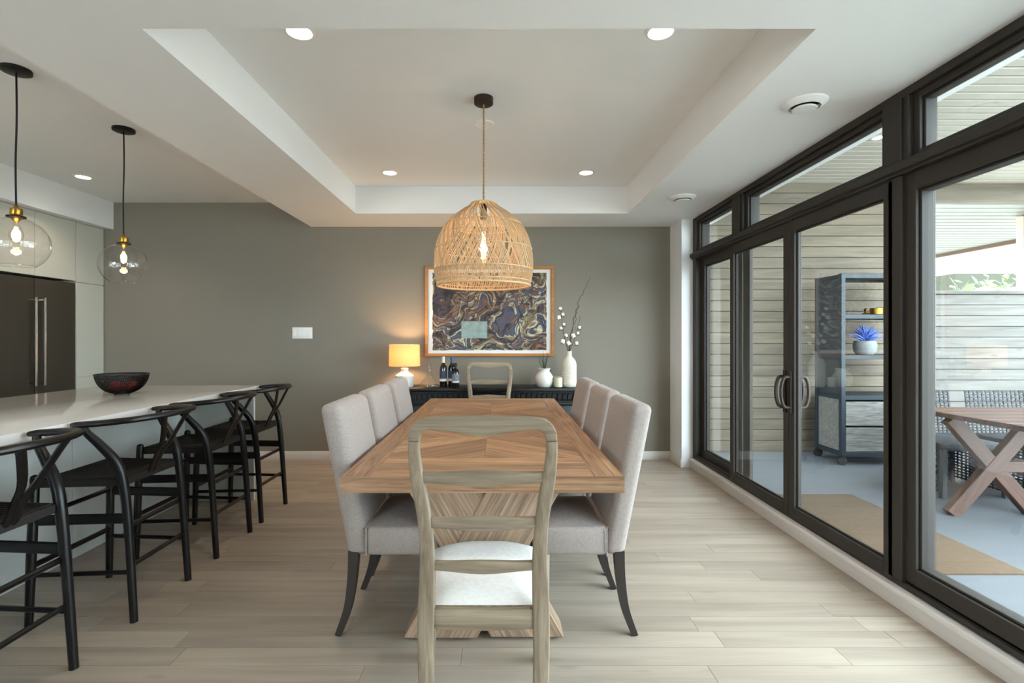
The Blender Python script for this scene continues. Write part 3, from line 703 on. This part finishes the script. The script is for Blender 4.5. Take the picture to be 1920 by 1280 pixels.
# ------------------------------------------------------------------ counter stools
def stool():
    t = thing('counter_stool', '', 'stool', (0, 0, 0), 0, 'black wishbone counter stools along the island')
    K = M['black']
    for s in (-1, 1):
        MB().tube([(-.222, s*.236, 0), (-.215, s*.232, .3), (-.205, s*.225, .655), (-.205, s*.225, .668), (-.205, s*.225, .674)], [.016, .0195, .019, .016, .006], 12).build('front_leg', K, t)
        MB().tube(spline([(.226, s*.202, 0), (.198, s*.198, .42), (.176, s*.20, .63), (.150, s*.208, .725), (.092, s*.228, .81), (.048, s*.245, .865), (.034, s*.252, .90)], 5),
                  [.0165+.0045*min(1, i/10) if i < 18 else .021-.007*(i-17)/13 for i in range(31)], 12).build('back_leg', K, t)
        MB().tube([(-.20, s*.229, .47), (.19, s*.199, .47)], .011, 10, ry=.024).build('side_rail', K, t)
        MB().tube([(-.205, s*.231, .225), (.205, s*.20, .225)], .0105, 8).build('side_stretcher', K, t)
        MB().tube(spline([(.165, s*.012, .628), (.205, s*.018, .72), (.245, s*.035, .79), (.288, s*.085, .905), (.296, s*.1, .918)], 5), .019, 8, ry=.0065, up=(1, 0, .4)).build('back_splat', K, t)
    MB().tube([(-.207, -.226, .48), (-.207, .226, .48)], .0115, 8).build('front_rail', K, t)
    MB().tube([(-.213, -.231, .265), (-.213, .231, .265)], .013, 8).build('foot_rail', K, t)
    MB().tube([(.186, -.198, .43), (.186, .198, .43)], .0115, 8).build('back_rail', K, t)
    MB().tube([(.203, -.2, .25), (.203, .2, .25)], .011, 8).build('back_stretcher', K, t)
    hb = [(-.006, -.262), (.05, -.268), (.14, -.262), (.23, -.215), (.29, -.12), (.308, 0)]
    pts = [(x, y, .905+.022*max(0, x)/.3) for x, y in hb] + [(x, -y, .905+.022*max(0, x)/.3) for x, y in hb[-2::-1]]
    pp = spline(pts, 5)
    MB().tube(pp, [.012+.008*min(1, i/3, (len(pp)-1-i)/3) for i in range(len(pp))], 12, ry=[.010+.0045*min(1, i/3, (len(pp)-1-i)/3) for i in range(len(pp))]).build('top_rail', K, t)
    # woven seat: four triangles of cord
    m = MB(); c = [(-.205, -.225), (.172, -.192), (.172, .192), (-.205, .225)]; nx = 12
    vs = []
    for i in range(nx+1):
        for j in range(nx+1):
            u, v = i/nx, j/nx
            x = -.205+.377*u; hw = .225-.033*u; y = -hw+2*hw*v
            vs.append((x, y, .648-.022*math.sin(PI*u)*math.sin(PI*v)))
    n1 = len(vs); vs += [(p[0], p[1], .615) for p in vs]
    fs = []
    for i in range(nx):
        for j in range(nx):
            a = i*(nx+1)+j; fs += [(a, a+nx+1, a+nx+2, a+1), (n1+a, n1+a+1, n1+a+nx+2, n1+a+nx+1)]
    for i in range(nx):
        a, b = i*(nx+1), (i+1)*(nx+1); fs += [(a, n1+a, n1+b, b), (a+nx, b+nx, n1+b+nx, n1+a+nx)]
        a, b = i, i+1; fs += [(a, b, n1+b, n1+a)]; a += nx*(nx+1); b += nx*(nx+1); fs += [(a, n1+a, n1+b, b)]
    m.add(vs, fs)
    m.build('woven_seat', M['cord'], t, smooth=50)
    mm = MB()
    for k in range(1, 13):
        f = k/13; z = .650-.022*math.sin(PI*f*.5)
        def pt(u, v): 
            x = -.205+.377*u; hw = .225-.033*u; return (x, -hw+2*hw*v, .6515-.022*math.sin(PI*u)*math.sin(PI*v))
        h = f*.5
        for A, Bp in (((h, h), (h, 1-h)), ((1-h, h), (1-h, 1-h)), ((h, h), (1-h, h)), ((h, 1-h), (1-h, 1-h))):
            pl = [pt(A[0]+(Bp[0]-A[0])*i/6, A[1]+(Bp[1]-A[1])*i/6) for i in range(7)]
            mm.tube(pl, .0045, 4, ry=.003)
    mm.build('cord_strands', M['cord'], t)['kind'] = 'stuff'
    return t
s0 = stool()
labs = ['black wishbone counter stool nearest the camera, cut by the left edge', 'second black wishbone counter stool from the camera', 'third black wishbone counter stool from the camera', 'black wishbone counter stool nearest the grey wall']
for i, (x, yy) in enumerate(((-1.893, 1.80), (-1.893, 2.533), (-1.893, 3.208), (-1.9, 3.79))):
    if i == 0: s0.location = (x, yy, 0); s0['label'] = labs[0]
    else: dup(s0, (x, yy, 0), 0, labs[i])

# ------------------------------------------------------------------ dining table
dt = thing('dining_table', 'oak parquet dining table on crossed plank pedestals', 'table', (-.07, 3.235, 0))
HW, HL, T0, T1 = .543, 1.285, .701, .76
B(-HW+.02, HW-.02, -HL+.02, HL-.02, T0+.004, T1-.012).build('core', M['ash'], dt, smooth=0)
def plank_poly(poly, ang, z0, z1, name, parent, mat, shrink=.0006):
    cx = sum(p[0] for p in poly)/len(poly); cy = sum(p[1] for p in poly)/len(poly)
    c, s = math.cos(-ang), math.sin(-ang)
    pl = []
    for x, y in poly:
        dx, dy = x-cx, y-cy; L = math.hypot(dx, dy); k = max(0, (L-shrink)/L) if L else 1
        dx *= k; dy *= k; pl.append((dx*c-dy*s, dx*s+dy*c))
    return MB().prism(pl, z0, z1).build(name, mat, parent, loc=(cx, cy, 0), rot=(0, 0, ang), smooth=0)
def rect(x0, x1, y0, y1): return [(x0, y0), (x1, y0), (x1, y1), (x0, y1)]
for s in (-1, 1):
    B(-HW, HW, -.01, .01, T0, T1-.0002).build('end_edge', M['ash'], dt, loc=(0, s*(HL-.01), 0), smooth=0)
    plank_poly(rect(min(s*.43, s*HW), max(s*.43, s*HW), -HL+.02, HL-.02), PI/2, T0, T1, 'border_plank', dt, M['ash'])
    for k in range(3):
        a = s*(HL-.02-.1*k); b = s*(HL-.02-.1*(k+1))
        plank_poly(rect(-.43, .43, min(a, b), max(a, b)), 0, T1-.014, T1, 'cross_plank', dt, M['ash'])
fy = HL-.32; rh = 2*fy/4; pw = .088
for r in range(4):
    y0, y1 = -fy+r*rh, -fy+(r+1)*rh
    for s in (-1, 1):
        x0, x1 = (-.43, 0) if s < 0 else (0, .43)
        ang = math.radians(38)*(-s)*(1 if r % 2 == 0 else -1)
        nx_, ny_ = -math.sin(ang), math.cos(ang)
        ds = [nx_*x+ny_*yy for x in (x0, x1) for yy in (y0, y1)]
        # start from the corner at the centre line so both halves mirror
        ref = ny_*y0
        k = math.floor((min(ds)-ref)/pw)
        while ref+k*pw < max(ds):
            p = rect(x0, x1, y0, y1); p = clip(p, -nx_, -ny_, -(ref+k*pw)); p = clip(p, nx_, ny_, ref+(k+1)*pw) if len(p) > 2 else p
            if len(p) > 2:
                ar = abs(sum(p[i][0]*p[(i+1) % len(p)][1]-p[(i+1) % len(p)][0]*p[i][1] for i in range(len(p))))/2
                if ar > 2e-4: plank_poly(p, ang, T1-.014, T1, 'parquet_plank', dt, M['ash'])
            k += 1
for yy in (-.98, .98):
    pe = bpy.data.objects.new('pedestal', None); COL.objects.link(pe); pe.parent = dt; pe.location = (0, yy, 0)
    for s in (1, -1):
        poly = [(-.343*s, .012), (-.03*s, .012), (.348*s, T0-.02), (.035*s, T0-.02)]
        ang = math.atan2(T0-.03, .378*s)
        cx, cz = 0, .345; c, q = math.cos(ang), math.sin(ang)
        dpt = .075 if s > 0 else .068
        pl = [((x-cx)*c+(z-cz)*q, -(x-cx)*q+(z-cz)*c) for x, z in poly]
        MB().prism(pl, -dpt, dpt, 'y').build('crossed_plank', M['ashz'], pe, loc=(cx, 0, cz), rot=(0, -ang, 0), bevel=.004, seg=1, smooth=0)
    B(-.36, .36, -.085, .085, T0-.02, T0+.004).build('top_plate', M['ashz'], pe)
    for s in (-1, 1): MB().tube([(s*.19, 0, 0), (s*.19, 0, .014)], .03, 10).build('foot_pad', M['dark'], pe)
B(-.05, .05, -.92, .92, .28, .40).build('stretcher', M['ash'], dt, bevel=.004, seg=1)

# ------------------------------------------------------------------ upholstered chairs
def parsons():
    t = thing('upholstered_chair', '', 'chair', (0, 0, 0), 0, 'grey upholstered dining chairs')
    F = M['linen']
    def lean(v):
        z = v.z; k = max(0, z-.37)
        return (v.x - .205*k - .01*math.sin(v.y*30+z*9)*0, v.y, z)
    m = MB(); 
    # slab subdivided by hand in z for a smooth lean
    m.box(-.235, -.14, -.232, .232, .352, 1.0)
    m.build('backrest', F, t, bevel=.034, seg=5, smooth=60, fn=lambda v: (v.x-.2*max(0, v.z-.40), v.y*(1+.0*v.z), v.z+ (.012*(1-(v.y/.232)**2) if v.z > .9 else 0)))
    m = MB(); m.box(-.15, .165, -.231, .231, .353, .475)
    m.build('seat', F, t, bevel=.018, seg=4, smooth=60, fn=lambda v: (v.x, v.y, v.z))
    # cushion dome
    vs = []; fs = []; n = 10
    for i in range(n+1):
        for j in range(n+1):
            u, q = i/n, j/n; vs.append((-.165+.317*u, -.222+.444*q, .470+.022*(math.sin(PI*u)*math.sin(PI*q))**.5))
    fs = [(i*(n+1)+j, (i+1)*(n+1)+j, (i+1)*(n+1)+j+1, i*(n+1)+j+1) for i in range(n) for j in range(n)]
    MB().add(vs, fs).build('seat_cushion', F, t, smooth=60)
    for s in (-1, 1):
        MB().tube([(-.147, s*.2345, .355), (-.147, s*.2345, .475)], .0035, 6).build('corner_piping', F, t)
        MB().tube(spline([(-.205, s*.205, .37), (-.212, s*.205, .25), (-.232, s*.205, .12), (-.275, s*.205, 0)], 5), [.031-.012*i/15 for i in range(16)], 4, up=(0,1,0)).build('back_leg', M['darkleg'], t)
        MB().tube([(.135, s*.2, .37), (.142, s*.2, 0)], [.030, .019], 4, up=(0,1,0)).build('front_leg', M['darkleg'], t)
    return t
p0 = parsons()
first = True
for side, x, rz in (('left', -.43, 0), ('right', .31, PI)):
    for k, (yy, w_) in enumerate(((2.435, 'nearest the camera'), (3.0, 'in the middle'), (3.575, 'nearest the sideboard'))):
        lab = f'grey upholstered dining chair on the {side} of the table, {w_}'
        if first: p0.location = (x, yy, 0); p0['label'] = lab; first = False
        else: dup(p0, (x, yy, 0), rz, lab)

# ------------------------------------------------------------------ ladder-back chairs
def ladder():
    t = thing('ladder_back_chair', '', 'chair', (0, 0, 0), 0, 'weathered wooden ladder back chairs')
    G, GX = M['greywood'], M['greywoodx']
    def Y(z): return -.235 - (.105*max(0, (z-.45)/.6)**1.25 if z > .45 else .05*((.45-z)/.45)**1.6)
    inn = [(0, .150), (.12, .152), (.30, .156), (.44, .154), (.59, .152), (.71, .158), (.80, .168), (.88, .181), (.95, .190), (.985, .188)]
    out = [(0, .190), (.12, .196), (.30, .206), (.44, .207), (.59, .198), (.71, .199), (.80, .210), (.88, .2195), (.95, .2225), (.985, .221)]
    for s in (-1, 1):
        A = spline([(s*x, Y(z), z) for z, x in inn], 4); Bq = spline([(s*x, Y(z), z) for z, x in out], 4)
        MB().strip([tuple(p) for p in A], [tuple(p) for p in Bq], .034).build('back_post', G, t, bevel=.007, seg=2, smooth=50)
    # crest rail incl. rounded shoulders
    O = [(-.221, .985), (-.215, 1.020), (-.195, 1.045), (-.165, 1.056), (-.10, 1.059), (0, 1.0605), (.10, 1.059), (.165, 1.056), (.195, 1.045), (.215, 1.020), (.221, .985)]
    I = [(-.188, .985), (-.184, 1.003), (-.172, 1.016), (-.15, 1.021), (-.085, 1.013), (0, 1.000), (.085, 1.013), (.15, 1.021), (.172, 1.016), (.184, 1.003), (.188, .985)]
    A = spline([(x, Y(z), z) for x, z in I], 4); Bq = spline([(x, Y(z), z) for x, z in O], 4)
    MB().strip([tuple(p) for p in A], [tuple(p) for p in Bq], .034).build('crest_rail', GX, t, bevel=.007, seg=2, smooth=50)
    for zc, hw, h0, h1 in ((.873, .186, .017, .0245), (.727, .163, .0165, .024), (.584, .158, .0145, .0205)):
        up_ = []; lo = []
        for i in range(17):
            u = -1+2*i/16; hh = h0+(h1-h0)*(.5+.5*math.cos(PI*u))**1.3
            x = u*hw; y_ = Y(zc)+.006 - .012*(1-u*u)
            up_.append((x, y_, zc+hh*.85)); lo.append((x, y_, zc-hh*1.1))
        MB().strip(lo, up_, .020).build('slat', GX, t, bevel=.004, seg=2, smooth=50)
    up_ = []; lo = []
    for i in range(13):
        u = -1+2*i/12; up_.append((u*.16, Y(.42)+.006, .440-.004*(1-u*u))); lo.append((u*.16, Y(.42)+.006, .378-.006*(1-u*u)))
    MB().strip(lo, up_, .026).build('back_rail', GX, t, bevel=.003, seg=1, smooth=50)
    for s in (-1, 1):
        MB().prism([(s*.205, -.205), (s*.235, .20), (s*.212, .20), (s*.182, -.205)], .375, .437).build('side_rail', G, t, bevel=.003, seg=1)
        MB().tube(spline([(s*.222, .20, .437), (s*.224, .205, .30), (s*.222, .195, .12), (s*.226, .215, 0)], 5), [.027-.010*i/15 for i in range(16)], 8, up=(0,1,0)).build('front_leg', G, t)
    MB().prism([(-.235, .195), (-.12, .222), (.12, .222), (.235, .195), (.235, .175), (-.235, .175)], .375, .437).build('front_rail', GX, t, bevel=.003, seg=1)
    vs = []; n = 14
    for i in range(n+1):
        for j in range(n+1):
            u, q = i/n, j/n; yy = -.205+.43*u + .018*math.sin(PI*q)*u; hw = .188+.045*u; e = (math.sin(PI*u)*math.sin(PI*q))
            vs.append((-hw+2*hw*q, yy, .437+.052*min(1, e*5)**.5*(.8+.2*e)))
    fs = [(i*(n+1)+j, (i+1)*(n+1)+j, (i+1)*(n+1)+j+1, i*(n+1)+j+1) for i in range(n) for j in range(n)]
    MB().add(vs, fs).build('seat_cushion', M['cushion'], t, smooth=70)
    MB().prism([(-.188, -.205), (.188, -.205), (.232, .20), (.1, .22), (-.1, .22), (-.232, .20)], .425, .44).build('seat_base', G, t)
    return t
l0 = ladder(); l0.location = (-.052, 1.835, 0); l0['label'] = 'weathered wooden ladder back chair at the near end, back to camera'
dup(l0, (-.105, 4.66, 0), PI, 'weathered wooden ladder back chair at the far end by the sideboard')

# ------------------------------------------------------------------ sideboard and what stands on it
sb = thing('sideboard', 'black carved wooden sideboard against the grey wall', 'sideboard', (-.11, 5.22, 0))
SW = .93
B(-SW, SW, -.20, .22, .765, .80).build('top', M['sideboard'], sb, bevel=.008)
B(-SW+.05, SW-.05, -.165, .215, .10, .765).build('body', M['sideboard'], sb, smooth=0)
B(-SW+.03, SW-.03, -.185, .215, .64, .655).build('moulding', M['sideboard'], sb, bevel=.004)
boss = MB(); 
boss.prism([(-.022, .0), (-.022, .055), (-.012, .072), (0, .078), (.012, .072), (.022, .055), (.022, 0), (.012, .012), (-.012, .012)], -.016, 0, 'y')
bmsh = boss.mesh('carved_boss', bevel=.004, seg=1); bmsh.materials.append(M['sideboard'])
nbs = 34
for i in range(nbs): inst(bmsh, 'carved_boss', sb, (-SW+.085+(2*SW-.17)*i/(nbs-1), -.165, .672))
for i in range(4):
    x0 = -SW+.07+i*(2*SW-.14)/4; x1 = x0+(2*SW-.14)/4-.02
    dd = B(x0, x1, -.182, -.165, .14, .625).build('door', M['sideboard'], sb, bevel=.004)
    B(x0+.06, x1-.06, -.190, -.182, .20, .565).build('raised_panel', M['sideboard'], dd, bevel=.006)
    MB().lathe([(0, 0), (.012, .004), (.012, .016), (0, .02)], 12).build('knob', M['bronze'], dd, loc=((x1-.03) if i % 2 == 0 else (x0+.03), -.182, .40), rot=(PI/2, 0, 0))
for sx in (-1, 1):
    for sy in (-.13, .17):
        MB().lathe([(.03, 0), (.045, .03), (.045, .07), (.03, .10)], 14).build('foot', M['sideboard'], sb, loc=(sx*(SW-.12), sy, 0))
ZT = .80
tl = thing('table_lamp', 'table lamp with glowing burlap drum shade and white ceramic base', 'lamp', (-.972, 5.20, ZT))
MB().lathe([(.088, 0), (.094, .01), (.095, .105), (.088, .118), (.042, .148), (.038, .155), (.038, .185), (.03, .19), (0, .19)], 32).build('base', M['ceramic'], tl)
MB().tube([(0,0,.19), (0,0,.29)], .006, 8).build('stem', M['brass'], tl)
MB().lathe([(.156, .21), (.152, .425)], 40, cap=False).build('shade', M['shade'], tl, smooth=60)
MB().lathe([(.0, .27), (.02, .275), (.03, .31), (.02, .335), (0, .34)], 16).build('bulb', emit('warm_lamp_bulb', '#ffc27a', 14), tl)
point(tl, (0, 0, .31), 60, (1, .62, .30), .035)
dc = thing('glass_decanter', 'clear glass decanter beside the table lamp', 'decanter', (-.715, 5.17, ZT))
MB().lathe([(0, .003), (.095, .004), (.10, .012), (.085, .04), (.05, .09), (.022, .135), (.016, .17), (.02, .225), (.03, .25)], 32, cap=False).build('body', M['clear'], dc, smooth=60)
MB().lathe([(.075, .012), (.07, .018), (0, .016)], 24, cap=False).build('wine_stain', M['clear'], dc)
def bottle(x, y, label, cap, h=1.0, lab=M['label'], band=M['labelw']):
    t = thing('wine_bottle', label, 'bottle', (x, y, ZT), 0, 'wine bottles on the sideboard')
    pr = [(.0, 0), (.034, 0), (.0365, .006), (.0365, .185), (.033, .205), (.02, .228), (.0145, .245), (.0145, .30), (.0, .30)]
    MB().lathe([(r, z*h) for r, z in pr], 24).build('glass', M['bottle'], t)
    MB().lathe([(.0152, .245*h), (.0155, .305*h), (0, .307*h)], 20).build('foil_cap', cap, t)
    MB().lathe([(.0370, .085*h), (.0370, .165*h)], 24, cap=False).build('label_print', lab, t)
    MB().lathe([(.0371, .06*h), (.0371, .085*h)], 24, cap=False).build('label_band', band, t)
bottle(-.573, 5.15, 'dark wine bottle with white foil cap on the sideboard', M['capw'])
bottle(-.490, 5.18, 'dark wine bottle with blue foil cap on the sideboard', M['capb'])
bottle(-.446, 5.11, 'shorter wine bottle with white band in front of the blue capped one', plain('black_foil', '#15161a', .35), .80, plain('grey_patterned_label', '#7d8596', .6, var=.8, vscale=70))
vs_ = thing('round_vase', 'round white ceramic vase holding dark grass', 'vase', (.442, 5.15, ZT))
MB().lathe([(.055, 0), (.075, .015), (.093, .065), (.090, .105), (.065, .145), (.052, .158), (.055, .175), (.066, .19), (.058, .19), (.045, .165), (.045, .12), (0, .1)], 36).build('body', M['ceramic'], vs_, smooth=60)
gt = thing('grass_tuft', 'dark green ornamental grass standing in the round vase', 'plant', (.442, 5.15, ZT+.12))
rnd = random.Random(9)
for i in range(22):
    a = rnd.uniform(0, 2*PI); b = rnd.uniform(.0, .035); L = rnd.uniform(.13, .24); s = rnd.uniform(.01, .06)
    MB().tube([(b*math.cos(a)*.6, b*math.sin(a)*.6, 0), (b*math.cos(a), b*math.sin(a), L*.5), ((b+s)*math.cos(a), (b+s)*math.sin(a), L)], [.004, .0045, .0008], 4, ry=.0015).build('blade', M['leafdark'], gt)
cdl = thing('jar_candle', 'cream candle in a glass jar beside the tall vase', 'candle', (.578, 5.10, ZT))
MB().lathe([(.0, .003), (.044, .003), (.046, .008), (.046, .115)], 28, cap=False).build('jar', M['clear'], cdl)
MB().lathe([(0, .008), (.041, .008), (.041, .10), (0, .098)], 28).build('wax', M['wax'], cdl)
MB().tube([(0,0,.098), (0,0,.108)], .0015, 5).build('wick', M['dark'], cdl)
tv = thing('tall_vase', 'tall cream textured bottle vase at the end of the sideboard', 'vase', (.692, 5.16, ZT))
pr = [(.062, 0), (.073, .01), (.076, .03)]
for k in range(24): pr.append((.076+.0016*math.sin(k*2.1)+.001*(k % 2), .03+k*.0085))
pr += [(.073, .245), (.06, .275), (.036, .30), (.028, .32), (.028, .355), (.031, .362), (.025, .362), (.022, .33), (0, .3)]
MB().lathe(pr, 36).build('body', M['ceramic2'], tv, smooth=60)
VX, VY, VZ = .692, 5.16, ZT+.31
def branch(name, label, pts, bolls, r0=.004, extra=()):
    t = thing(name, label, 'branch', (VX, VY, VZ), 0, 'dried branches in the tall vase')
    sp_ = [p+Vector((.006*math.sin(i*.9), 0, .004*math.sin(i*1.7)))*(1 if i > 8 and not bolls else 0) for i, p in enumerate(spline(pts, 6))]; n = len(sp_)
    MB().tube(sp_, [r0*(1-.7*i/n) for i in range(n)], 6).build('stem', M['twig'], t)
    rnd = random.Random(len(label))
    for e in extra: MB().tube(spline(e, 5), .0018, 5).build('side_shoot', M['twig'], t)
    for f, dx, dz in bolls:
        p = sp_[int(f*(n-1))]; c = Vector((p.x+dx, p.y-.01, p.z+dz))
        m = MB(); g = rnd.uniform(.65, 1.0); ph = rnd.uniform(0, 3)
        for k in range(4):
            a = 2*PI*k/4+ph; cc = c+Vector((.011*g*math.cos(a), .008*g*math.sin(a)-.003, .011*g*math.sin(a))); q = g*rnd.uniform(.8, 1.15)
            m.lathe([(0, -.015*q), (.011*q, -.010*q), (.0145*q, 0), (.010*q, .010*q), (0, .015*q)], 10, (cc.x, cc.y, cc.z))
        b = m.build('cotton_boll', M['cotton'], t, smooth=80)
        h = MB()
        for k in range(5):
            a = 2*PI*k/5; h.add([c+Vector((0, .004, -.012)), c+Vector((.030*math.cos(a), .006, .030*math.sin(a)-.006)), c+Vector((.020*math.cos(a+.7), .002, .020*math.sin(a+.7)-.006))], [(0, 1, 2)])
        h.tube([p, c], .0015, 4); h.build('husk', M['twig'], b, smooth=0)
branch('cotton_branch', 'cotton branch with white bolls leaning left from the tall vase', [(0, 0, -.2), (-.005, 0, .02), (-.035, .0, .15), (-.06, .0, .27), (-.075, .0, .40), (-.085, .0, .475)],
       [(.42, -.03, .0), (.52, .02, .0), (.62, -.022, .012), (.66, .012, .03), (.78, -.03, .01), (.82, .012, .02), (.99, -.004, .012), (.40, .03, -.02)], .005)
branch('cotton_branch', 'cotton branch with white bolls leaning right from the tall vase', [(0, 0, -.2), (.006, 0, .03), (.045, 0, .14), (.08, 0, .25), (.10, 0, .33), (.115, 0, .41)],
       [(.42, .03, -.01), (.58, .015, .0), (.68, .018, .01), (.5, -.02, .01)], .0045, [[(.08, 0, .25), (.06, .0, .28), (.07, 0, .30)], [(.09, 0, .29), (.11, 0, .30), (.10, 0, .32)]])
branch('curly_twig', 'tall curly bare twig reaching far above the tall vase', [(0, .01, -.2), (.0, .01, .05), (.02, .015, .2), (.05, .02, .35), (.07, .01, .44), (.095, .02, .50), (.10, .03, .56), (.14, .03, .62), (.16, .03, .67), (.195, .03, .74), (.22, .03, .80)], [], .005)
branch('curly_twig', 'shorter curly bare twig beside the tall one in the vase', [(0, .02, -.2), (.008, .02, .05), (.03, .02, .18), (.045, .025, .28), (.075, .03, .38), (.08, .03, .45), (.11, .035, .52)], [], .004)

# ------------------------------------------------------------------ painting and switch plate
pt = thing('framed_painting', 'framed abstract painting of dark swirling shapes above the sideboard', 'painting', (-.1135, YB, 1.576))
PW, PH = .6845, .478
m = MB()
for (x0, x1, z0, z1) in ((-PW, PW, PH-.032, PH), (-PW, PW, -PH, -PH+.032)): B(x0, x1, -.035, 0, z0, z1).build('frame_rail', M['goldframe'], pt, bevel=.003, seg=1)
for x0 in (-PW, PW-.032): B(x0, x0+.032, -.034, 0, -PH+.032, PH-.032).build('frame_rail', M['goldframe'], pt, bevel=.003, seg=1)
B(-PW+.03, PW-.03, -.012, -.002, -PH+.03, PH-.03).build('mat', M['mat'], pt, smooth=0)
AW, AH = .605, .412
rnd = random.Random(4); edge = []
for i in range(40): edge.append((-AW+2*AW*i/40, -AH+rnd.uniform(-.004, .004)))
for i in range(30): edge.append((AW+rnd.uniform(-.004, .004), -AH+2*AH*i/30))
for i in range(40): edge.append((AW-2*AW*i/40, AH+rnd.uniform(-.004, .004)))
for i in range(30): edge.append((-AW+rnd.uniform(-.004, .004), AH-2*AH*i/30))
MB().prism(edge, -.0135, -.012, 'y').build('canvas', M['art'], pt, smooth=0)
B(-.30, -.025, -.0145, -.0135, -.285, -.105).build('pale_panel', plain('pale_teal_paint', '#93a5a0', .6, var=.45, vscale=22), pt, smooth=0)
B(-PW+.032, PW-.032, -.024, -.022, -PH+.032, PH-.032).build('glazing', glass('picture_glass', (1, 1, 1, 1), .2), pt, smooth=0)
sw = thing('light_switch_plate', 'white four gang light switch plate on the grey wall', 'switch', (-2.108, YB, 1.347))
B(-.108, .108, -.006, 0, -.06, .06).build('plate', M['plastic'], sw, bevel=.003)
for k in range(4): B(-.098+k*.05, -.098+k*.05+.035, -.011, -.006, -.033, .033).build('rocker', M['plastic'], sw, bevel=.003, seg=1)
